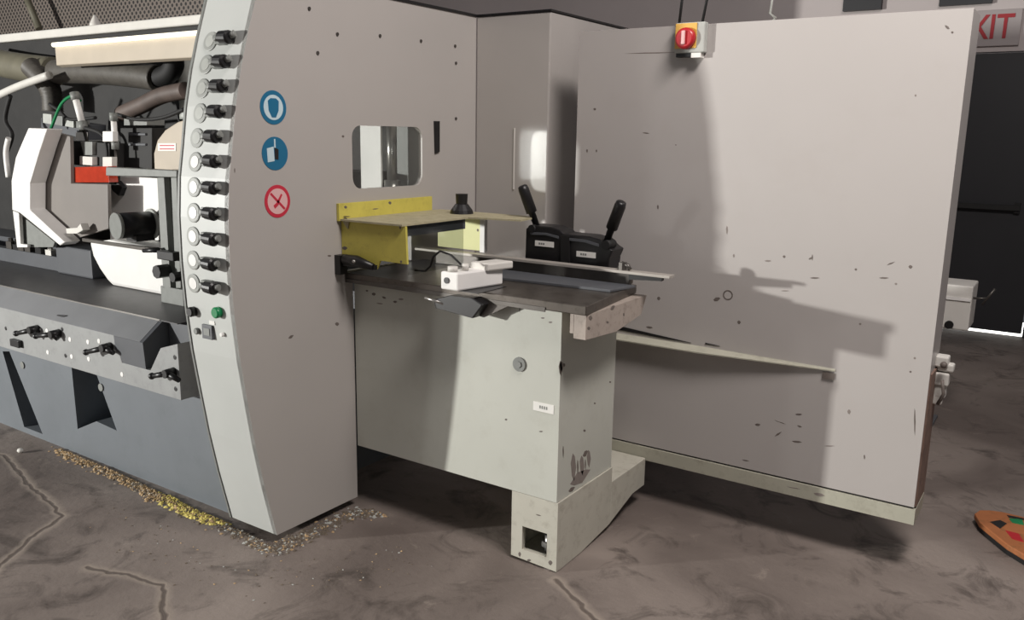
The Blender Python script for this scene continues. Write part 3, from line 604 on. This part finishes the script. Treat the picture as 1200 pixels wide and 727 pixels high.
# apron and bed
zt_ = .76
ax = ony(230, 460, -.02).x
b = MB(); AY = -.02
e1x = ony(143, 425, AY).x; e2x = ony(176, 433, AY).x; e3x = ony(188, 408, AY).x; e4x = ony(211, 450, AY).x
zA = zap - .012; zB = ony(132, 393, AY).z
b.py([(XL, zA), (e4x, zA), (e4x, zB + .03), (e3x, zB - .005), (e2x, zA + .09), (e1x, zA + .09), (e1x - .045, zB), (XL, zB)], AY, BY + .10)
b.m = 1
for (u, v) in [(56, 413), (82, 398), (84, 418), (104, 421), (103, 401), (116, 400), (143, 439), (46, 386), (55, 388), (68, 391)]:
    p = ony(u, v, AY); b.cyl((p.x, AY - .002, p.z), (p.x, AY + .001, p.z), .011, seg=12)
b.m = 2
for (u, v) in [(73, 386), (77, 417), (206, 456), (205, 419), (7, 385)]:
    p = ony(u, v, AY); b.cyl((p.x, AY - .002, p.z), (p.x, AY + .001, p.z), .010, seg=10)
b.build('apron', ['apron', 'white', 'black'], base, .004)
bx = onz(187, 375, zt_).x; by_ = onz(187, 375, zt_).y
b = MB(); b.px([(AY - .005, zB + .001), (by_ - .004, zt_ - .004), (by_ + .01, zt_ - .004), (BY + .18, zB + .001)], XL, bx); b.build('lip', 'lipgrey', base, .002)
b = MB(); b.px([(AY + .002, zA + .09), (AY - .004, zB), (by_ - .002, zt_ - .005), (by_ + .10, zt_ - .005), (by_ + .10, zA + .09)], e1x - .04, bx + .02); b.build('lip_end', 'darkgrey', base)
b = MB(); b.box(XL, bx + .12, by_, .62, zt_ - .004, zt_); b.build('bed', 'bed', base)
b = MB(); b.box(XL, bx + .002, by_ - .003, by_ + .003, zt_ - .006, zt_ + .001); b.build('bed_edge', 'steel', base)
b = MB(); b.box(bx + .03, -.29, by_ + .02, .70, zap, zt_ - .006); b.build('bed_block', 'darkgrey', base)
b = MB(); b.box(XL, -.29, .62, .95, zap, zt_ - .002); b.build('rear_casting', 'darkgrey', base)
# clamp levers on the apron: each hub + bar
def clamp(u0, v0, u1, v1, u2, v2):
    a = ony(u0, v0, AY - .05); m_ = ony(u1, v1, AY - .03); z = ony(u2, v2, AY - .02)
    b = MB(); b.tube([Vector((m_.x, AY + .002, m_.z)), Vector((m_.x, AY - .045, m_.z))], [.020, .017], 14)
    b.tube([a, m_], [.010, .013], 10); b.tube([m_, z], [.014, .010], 10); b.ball(a, .014); b.build('clamp_lever', 'black', base)
clamp(19, 391, 37, 387, 44, 396); clamp(42, 394, 62, 392, 68, 398); clamp(101, 413, 122, 408, 133, 414); clamp(178, 441, 196, 438, 210, 446)
b = MB(); q = [ony(*v, by_ - .07) for v in [(59, 374), (68, 369), (78, 370), (70, 376)]]; b.py([(p.x, p.z) for p in q], by_ - .075, by_ - .01); b.build('latch', 'black', base, .003)
b = MB(); p = ony(20, 401, AY); b.box(p.x - .03, p.x + .05, AY - .02, AY + .001, p.z - .02, p.z + .015); b.build('catch', 'black', base, .003)
for (u, v) in [(27, 428), (119, 454)]:
    p = ony(u, v, BY); MB().cyl((p.x, BY - .006, p.z), (p.x, BY + .001, p.z), .018, seg=14).build('cap_screw', 'ringgrey', base)

# ================================================================== working parts above the bed
def L_(v, y): p = ony(*v, y); return (p.x, p.z)
def plate(name, pts, y, t, mt, parent, bev=.003):
    return MB().py([L_(v, y) for v in pts], y, y + t).build(name, mt, parent, bev)
# rear casing (dark) that carries the spindles
c = thing('machine_casing', 'dark machine casing wall carrying the spindle units', 'machine casing', (-1.9, 1.0, 0))
b = MB(); b.box(XL, -.27, .96, 1.02, 0, (ony(-8, 44, .93).z + ony(246, 24, .93).z) / 2 - .026); b.build('back_panel', 'dark', c)
b = MB(); b.box(XL, -.28, .74, .95, zt_, .84); b.build('ledge', 'darkgrey', c)
frame = c
# perforated screen and beams high up
wy = 2.3
p0 = ony(-30, 60, wy); p1 = ony(262, -20, wy)
c = thing('perforated_screen', 'perforated grey metal screen high behind the machine', 'screen', ((p0.x + p1.x) / 2, wy, 0))
b = MB(); b.box(p0.x - .5, -1.55, wy, wy + .02, 1.4, 3.4); b.build('sheet', 'perf', c)
b = MB()
for x in (p0.x - .5, -1.65): b.box(x, x + .05, wy + .02, wy + .07, 0, 3.4)
b.build('frame', 'dullsteel', c)
yb = .93
b = MB(); a0 = ony(-8, 44, yb); a1 = ony(246, 24, yb); zc = (a0.z + a1.z) / 2
b.box(XL, -.27, yb, yb + .10, zc - .024, zc + .026)
o = b.build('support_beam', 'offwhite', None, .008, O=(-1.9, yb, zc)); tag(o, 'long white beam running above the machine below the perforated screen', 'beam')
b = MB(); p = ony(102, 24, yb); 
b.tube([(p.x, yb + .05, zc + .026), (p.x, yb + .05, zc + .04), (p.x, yb + .05, zc + .075), (p.x, yb + .05, zc + .09)], [.035, .032, .014, .008], 14)
tag(b.build('beam_cap', 'offwhite', None, O=(p.x, yb + .05, zc + .026)), 'small white cone standing on the long white beam', 'cap')
b = MB(); u = ony(24, -20, 2.1); v = ony(46, 34, 2.1); b.tube([u, v], .03, 10)
tag(b.build('diagonal_brace', 'olive', frame and None, O=tuple(v)), 'diagonal olive grey pole in front of the perforated screen', 'pole')
# light trough
yt = .62
c = thing('light_trough', 'cream light trough with a bright lamp tube under the white beam', 'light fitting', tuple(ony(150, 60, yt)))
q = [ony(*v, yt) for v in [(64, 53), (238, 37), (237, 64), (74, 70)]]
x0, x1 = q[0].x, min(q[1].x, -.275); zT = q[0].z; zb_ = q[3].z
b = MB(); b.px([(yt, q[2].z - .01), (yt + .03, q[2].z - .02), (yt + .16, zT + .01), (yt + .14, zT + .03), (yt, zT - .01)], x0, x1); b.build('reflector', 'cream', c, .003)
M['tube'] = emit('lamp_tube_glow', (255, 246, 222), 1.3)
b = MB(); b.cyl((x0 + .01, yt - .012, zT + .0), (x1, yt - .012, zT + .0), .012, seg=12); b.build('lamp_tube', 'tube', c)
# dust extraction ducts
def duct(name, pts, r, y, mt, label, cat='duct', ribs=0, seg=16, ys=None):
    P3 = [ony(u, v, (ys[i] if ys else y)) for i, (u, v) in enumerate(pts)]
    # smooth by Catmull-Rom
    Q = []
    for i in range(len(P3) - 1):
        p_, a, b_, n_ = P3[max(i - 1, 0)], P3[i], P3[i + 1], P3[min(i + 2, len(P3) - 1)]
        for k in range(6):
            t = k / 6; Q.append(.5 * ((2 * a) + (b_ - p_) * t + (2 * p_ - 5 * a + 4 * b_ - n_) * t * t + (3 * a - p_ - 3 * b_ + n_) * t ** 3))
    Q.append(P3[-1])
    if ribs:
        Z = []; R = []
        for i in range(len(Q) - 1):
            for k in range(ribs):
                Z.append(Q[i].lerp(Q[i + 1], k / ribs)); R.append(r * (1.0 if k % 2 else .86))
        Z.append(Q[-1]); R.append(r); b = MB().tube(Z, R, seg)
    else: b = MB().tube(Q, r, seg)
    o = b.build(name, mt, None, O=tuple(P3[0])); return tag(o, label, cat)
duct('extraction_duct', [(66, 84), (110, 84), (160, 88), (186, 92)], .068, .80, 'hose', 'dark grey extraction duct running level under the light trough')
duct('duct_elbow', [(184, 92), (198, 86), (204, 76), (203, 66)], .050, .80, 'rubber', 'black elbow at the right end of the dark extraction duct')
duct('suction_hose', [(142, 134), (165, 124), (190, 112), (218, 106)], .042, .70, 'brownhose', 'brown dusty suction hose slanting up behind the console', ribs=4)
duct('corrugated_hose', [(36, 78), (50, 92), (60, 108), (62, 130)], .060, .78, 'hose', 'ribbed grey hose bending down at the upper left', ribs=4)
duct('return_duct', [(-10, 72), (20, 78), (64, 84)], .085, .86, 'olive', 'wide olive grey duct at the upper left edge')
duct('slanting_pipe', [(-10, 116), (20, 102), (58, 88)], .022, .66, 'offwhite', 'pale pipe slanting up from the left edge')
duct('vertical_duct', [(222, 140), (221, 110), (219, 85), (222, 62)], .050, .90, 'palegrey', 'light grey upright duct beside the console', )
duct('air_hose', [(60, 150), (72, 122), (86, 112), (94, 118)], .008, .55, 'green', 'thin green air hose looping over the spindle units', 'hose')
duct('air_hose', [(100, 150), (120, 158), (126, 178), (124, 196)], .010, .50, 'rubber', 'thick black air hose above the red glass guard', 'hose')
duct('air_hose', [(58, 122), (70, 130), (82, 140), (112, 138)], .009, .60, 'rubber', 'black air hose crossing behind the steel cylinder', 'hose')
duct('air_hose', [(137, 134), (160, 140), (190, 138), (216, 128)], .009, .55, 'rubber', 'black air hose running level towards the console', 'hose')
duct('air_hose', [(12, 112), (6, 140), (14, 158), (8, 178)], .012, .45, 'rubber', 'black air hose hanging at the left edge', 'hose')
duct('air_pipe', [(10, 162), (7, 180), (10, 208)], .014, .42, 'white', 'short white upright pipe at the left edge', 'pipe')
# valve bank, motors behind
c = thing('valve_bank', 'dark bank of pneumatic valves with pale labels above the spindle guard', 'valve bank', tuple(ony(78, 150, .62)))
plate('manifold', [(48, 138), (104, 146), (104, 164), (48, 150)], .62, .10, 'darkgrey', c)
for i in range(4): plate('valve', [(50 + i * 13, 133 + i * 2.2), (60 + i * 13, 134 + i * 2.2), (60 + i * 13, 146 + i * 2), (50 + i * 13, 144 + i * 2)], .60, .03, 'ringgrey' if i % 2 else 'palegrey', c)
plate('label_plate', [(89, 155), (102, 155), (102, 164), (89, 164)], .600, .004, 'label', c, 0)
def cylunit(lb, tp, bt, r, y):
    c = thing('pneumatic_cylinder', lb, 'cylinder', tuple(ony(*bt, y))); a = ony(*tp, y); z = ony(*bt, y)
    MB().cyl(a, z, r, seg=20).build('barrel', 'white', c); dd = (z - a).normalized()
    MB().cyl(a - dd * .02, a + dd * .02, r * 1.35, seg=16).build('end_cap', 'ringgrey', c); MB().cyl(z - dd * .02, z + dd * .03, r * 1.35, seg=16).build('end_cap', 'ringgrey', c)
    MB().cyl(z + dd * .03, z + dd * .16, r * .5, seg=12).build('rod', 'dullsteel', c); return c
cylunit('bright pneumatic cylinder leaning to the right, at the left of the pair', (88, 113), (97, 147), .017, .52)
cylunit('upright bright pneumatic cylinder above the white guard', (133, 137), (135, 168), .014, .50)
c = thing('spindle_motor', 'dark box shaped spindle motor behind the upright cylinder', 'motor', tuple(ony(160, 195, .55)))
plate('housing', [(141, 150), (178, 150), (178, 200), (141, 200)], .58, .20, 'dark', c); plate('top_plate', [(145, 139), (172, 140), (172, 147), (145, 147)], .57, .1, 'ringgrey', c); plate('cooling_fin', [(150, 156), (170, 156), (170, 159), (150, 159)], .57, .02, 'darkgrey', c); plate('cooling_fin', [(150, 168), (170, 168), (170, 171), (150, 171)], .57, .02, 'darkgrey', c)
c = thing('spindle_unit', 'dark spindle head with pale blocks above the red glass guard', 'spindle head', tuple(ony(107, 195, .46)))
plate('block', [(84, 165), (128, 168), (128, 197), (84, 193)], .50, .20, 'dark', c)
plate('pale_block', [(120, 154), (132, 154), (132, 166), (120, 166)], .47, .03, 'white', c); plate('pale_block', [(93, 183), (108, 184), (108, 194), (93, 193)], .47, .03, 'offwhite', c); plate('pale_block', [(120, 184), (131, 184), (131, 198), (120, 198)], .47, .03, 'offwhite', c)
plate('grey_cover', [(94, 166), (108, 166), (108, 182), (98, 182)], .48, .03, 'ringgrey', c)
plate('mount', [(84, 197), (128, 197), (128, 216), (84, 214)], .50, .10, 'dark', c)
plate('chip_guard', [(82, 196), (126, 195), (128, 214), (82, 214)], .44, .05, 'orange', c)
# big chip shield
c = thing('chip_shield', 'large grey chip shield with a wide pale rim on the left', 'shield', tuple(ony(80, 285, .40)))
SY = .42
plate('plate', [(36, 151), (56, 152), (82, 160), (83, 215), (126, 216), (127, 268), (76, 284), (62, 284), (35, 246), (35, 215), (46, 178)], SY, .02, 'shieldgrey', c)
rim = [(33, 150), (55, 151), (46, 178), (35, 215), (35, 246), (76, 284), (70, 288), (22, 249), (14, 246), (13, 212), (18, 185), (26, 166)]
plate('rim', rim, SY - .09, .085, 'white', c, .006)
plate('skirt', [(20, 248), (24, 252), (64, 284), (62, 290), (23, 290)], SY - .03, .02, 'ringgrey', c)
plate('skirt_edge', [(15, 247), (22, 250), (24, 286), (32, 287), (32, 290), (20, 290)], SY - .06, .02, 'white', c)
plate('lock_nut', [(77, 268), (90, 267), (94, 262), (97, 270), (90, 274), (78, 274)], SY - .06, .04, 'offwhite', c)
b = MB(); b.box(ony(60, 280, SY).x, ony(120, 280, SY).x, .60, .735, zt_ + .02, zt_ + .06); b.box(ony(60, 280, SY).x, ony(60, 280, SY).x + .05, SY + .021, .735, zt_ + .13, zt_ + .4); b.build('support_arm', 'dark', c)
# fence blocks on the bed
c = thing('bed_fence', 'grey fence block standing on the machine bed under the chip shield', 'fence', tuple(ony(80, 330, .50)))
q0 = ony(64, 286, .44); q1 = ony(105, 286, .44)
b = MB(); b.box(q0.x, q1.x, .44, .58, zt_, q0.z - .005); b.build('block', 'darkgrey', c, .01)
q2 = ony(5, 306, .44); b = MB(); b.box(XL + .6, q0.x, .47, .52, zt_, .84); b.build('rail', 'darkgrey', c, .003)
for i, (u, v, mt) in enumerate([(20, 300, 'black'), (34, 303, 'dullsteel'), (46, 300, 'black'), (58, 303, 'offwhite'), (12, 296, 'dullsteel'), (27, 309, 'dullsteel')]):
    p = ony(u, v, .48); b = MB(); zz = .8402; b.box(p.x - .03, p.x + .03, .475, .515, zz, zz + .03 + .012 * (i % 3)); b.cyl((p.x, .49, zz + .03), (p.x, .49, zz + .062 + .01 * (i % 2)), .014, seg=6, smooth=False)
    b.build('set_screw', mt, c)
# white covers
c = thing('cutter_cover', 'big rounded white cutter cover standing on the bed', 'cover', tuple(ony(150, 335, .42)))
CY2 = .40
pts = [L_(v, CY2) for v in [(104, 285), (150, 283), (186, 286), (196, 300), (196, 336)]]
xs0, xs1 = L_((104, 285), CY2)[0], L_((197, 300), CY2)[0]; zt2 = L_((104, 284), CY2)[1]
b = MB(); b.py([(xs0, zt2), (xs0 + .02, zt2 - .07), (xs0 + .07, zt2 - .13), (xs0 + .14, zt_ + .02), (xs0 + .18, zt_ + .0), (xs1, zt_ + .0), (xs1, zt2 + .01), (xs0 + .2, zt2 + .03)], CY2, CY2 + .16); b.build('cover', 'white', c, .02)
b = MB(); b.box(xs0 - .05, xs1 - .1, CY2 - .006, CY2 + .02, zt2 + .0, zt2 + .018); b.build('pressure_bar', 'dullsteel', c, .002)
c2 = thing('rear_guard', 'square white guard plate with a dark latch above the motor', 'guard', tuple(ony(155, 250, .70)))
plate('plate', [(127, 206), (186, 209), (186, 282), (129, 282)], .56, .02, 'white', c2)
plate('latch', [(127, 213), (136, 212), (143, 220), (139, 230), (132, 224), (128, 218)], .53, .03, 'black', c2)
b = MB(); u = ony(135, 284, .57); b.box(u.x, u.x + .3, .58, .60, zt_, u.z + .03); b.build('stand', 'dark', c2)
# motor
c = thing('feed_motor', 'round feed motor with a grey end cap in front of the white guard', 'motor', tuple(ony(150, 280, .42)))
my = .345; a = ony(138, 265, my); b_ = ony(172, 262, my)
ax_ = Vector((.12, 1, 0)).normalized()
MB().cyl(a + ax_ * .004, a + ax_ * .19, .062, seg=28).build('barrel', 'black', c)
MB().cyl(a - ax_ * .012, a + ax_ * .004, .064, seg=28).build('end_cap', 'ringgrey', c)
MB().cyl(a + ax_ * .16, a + ax_ * .175, .074, seg=28).build('flange', 'palegrey', c)
MB().box(a.x - .03, a.x + .05, my + .06, my + .16, zt2 + .035, a.z - .05).build('foot', 'black', c)
# guide frame next to the console
c = thing('guide_frame', 'grey upright guide frame with a top bar beside the console', 'frame', tuple(ony(195, 330, .36)))
GY2 = .30
plate('top_bar', [(124, 196), (207, 200), (207, 208), (124, 206)], GY2, .05, 'ringgrey', c)
plate('post', [(184, 208), (192, 208), (200, 338), (191, 338)], GY2, .05, 'ringgrey', c)
plate('post', [(200, 208), (207, 208), (212, 338), (206, 338)], GY2, .05, 'ringgrey', c)
zz = ony(190, 338, GY2).z; b = MB(); b.box(ony(188, 338, GY2).x, ony(214, 338, GY2).x, GY2, GY2 + .06, zt_, zz + .01); b.build('frame_foot', 'ringgrey', c, .003)
plate('slot_plate', [(192, 209), (200, 209), (206, 330), (199, 330)], GY2 + .03, .015, 'dark', c)
b = MB(); u = ony(197, 300, GY2 - .03); b.box(u.x - .07, u.x + .05, GY2 - .04, GY2, u.z - .02, u.z + .02); b.build('clamp_block', 'black', c, .004)
b = MB(); u = ony(190, 318, GY2 - .03); b.cyl((u.x, GY2 - .06, u.z), (u.x, GY2, u.z), .03, seg=8, smooth=False); b.build('star_knob', 'black', c); b = MB(); u = ony(208, 325, GY2 - .03); b.cyl((u.x - .01, GY2 - .05, u.z), (u.x - .01, GY2, u.z), .022, seg=8, smooth=False); b.build('star_knob', 'black', c)
b = MB(); u = ony(168, 294, GY2 - .04); v = ony(186, 293, GY2 - .02); b.tube([u, v], [.009, .012], 10); b.build('lock_handle', 'black', c)
# curved white hood with red warning label
c = thing('spindle_hood', 'curved off-white spindle hood with a red lettered label near the console', 'hood', tuple(ony(205, 200, .55)))
hY = .56
plate('shell', [(181, 202), (180, 180), (184, 165), (194, 152), (208, 143), (224, 138), (224, 204)], hY, .16, 'cream', c, .006)
o = plate('warning_label', [(185, 168), (206, 168), (206, 177), (185, 177)], hY - .003, .002, 'label', c, 0)
plate('label_print', [(187, 170), (204, 170), (204, 171.2), (187, 171.2)], hY - .004, .0009, 'redS', o, 0)
plate('label_print', [(187, 174), (204, 174), (204, 175.2), (187, 175.2)], hY - .004, .0009, 'redS', o, 0)
b = MB(); u = ony(181, 200, hY); b.box(u.x, -.30, hY + .16, .955, u.z - .03, u.z + .03); b.build('bracket', 'dark', c)

# ================================================================== sawdust and debris along the base
def pile(name, label, cat, pts, spread, n, mats, size, seed, z=0):
    random.seed(seed); b = MB()
    for i in range(n):
        t = random.random() * (len(pts) - 1); k = int(t); f = t - k
        p = Vector((*pts[k], 0)).lerp(Vector((*pts[k + 1], 0)), f)
        x = p.x + random.gauss(0, spread); y = p.y - abs(random.gauss(0, spread * .9))
        s = size * random.uniform(.4, 1.3); h = s * random.uniform(.25, .8); a = random.random() * 3.1
        b.m = random.choice([0, 0, 0] + list(range(len(mats))))
        c_, s_ = math.cos(a) * s, math.sin(a) * s; l = random.uniform(.5, 1)
        b.add([(x + c_, y + s_, 0.0005), (x - s_ * l, y + c_ * l, 0.0005), (x - c_, y - s_, 0.0005), (x + s_ * l, y - c_ * l, 0.0005), (x + random.uniform(-.3, .3) * s, y + random.uniform(-.3, .3) * s, h)],
              [(0, 1, 4), (1, 2, 4), (2, 3, 4), (3, 0, 4), (3, 2, 1, 0)])
    tag(b.build(name, mats, None, O=(pts[0][0], pts[0][1], 0)), label, cat, kind='stuff')
pile('sawdust', 'tan sawdust heaped along the foot of the blue grey machine base', 'sawdust', [(-1.62, .05), (-1.2, .045), (-.9, .03), (-.7, .01)], .024, 1500, ['wood', 'mud', 'wood', 'cream'], .011, 1)
pile('wood_shavings', 'yellow wood shavings gathered beside the bottom of the console', 'wood shavings', [(-.72, .03), (-.5, .0), (-.33, .01)], .026, 900, ['woody', 'wood', 'mud'], .012, 2)
pile('floor_debris', 'grey debris under the bottom corner of the grey hood', 'debris', [(-.30, .0), (-.1, -.01), (.02, -.02), (.03, .15), (.04, .38), (.12, .44)], .026, 1500, ['mud', 'mud', 'wood', 'chip', 'palegrey'], .009, 4)
pile('scattered_debris', 'fine crumbs scattered on the concrete in front of the hood', 'debris', [(-.9, -.1), (-.3, -.2), (.1, -.15), (.4, .1), (.5, .3)], .10, 160, ['mud', 'palegrey', 'wood'], .005, 5)
b = MB(); p = onz(24, 531, 0); b.ball((p.x, p.y, .012), .014, 10, (1.2, 1, .8)); tag(b.build('pebble', 'offwhite', None, O=(p.x, p.y, 0)), 'small white crumb on the floor near the left edge', 'pebble')

for o in list(bpy.data.objects):
    if '_o' in o: del o['_o']
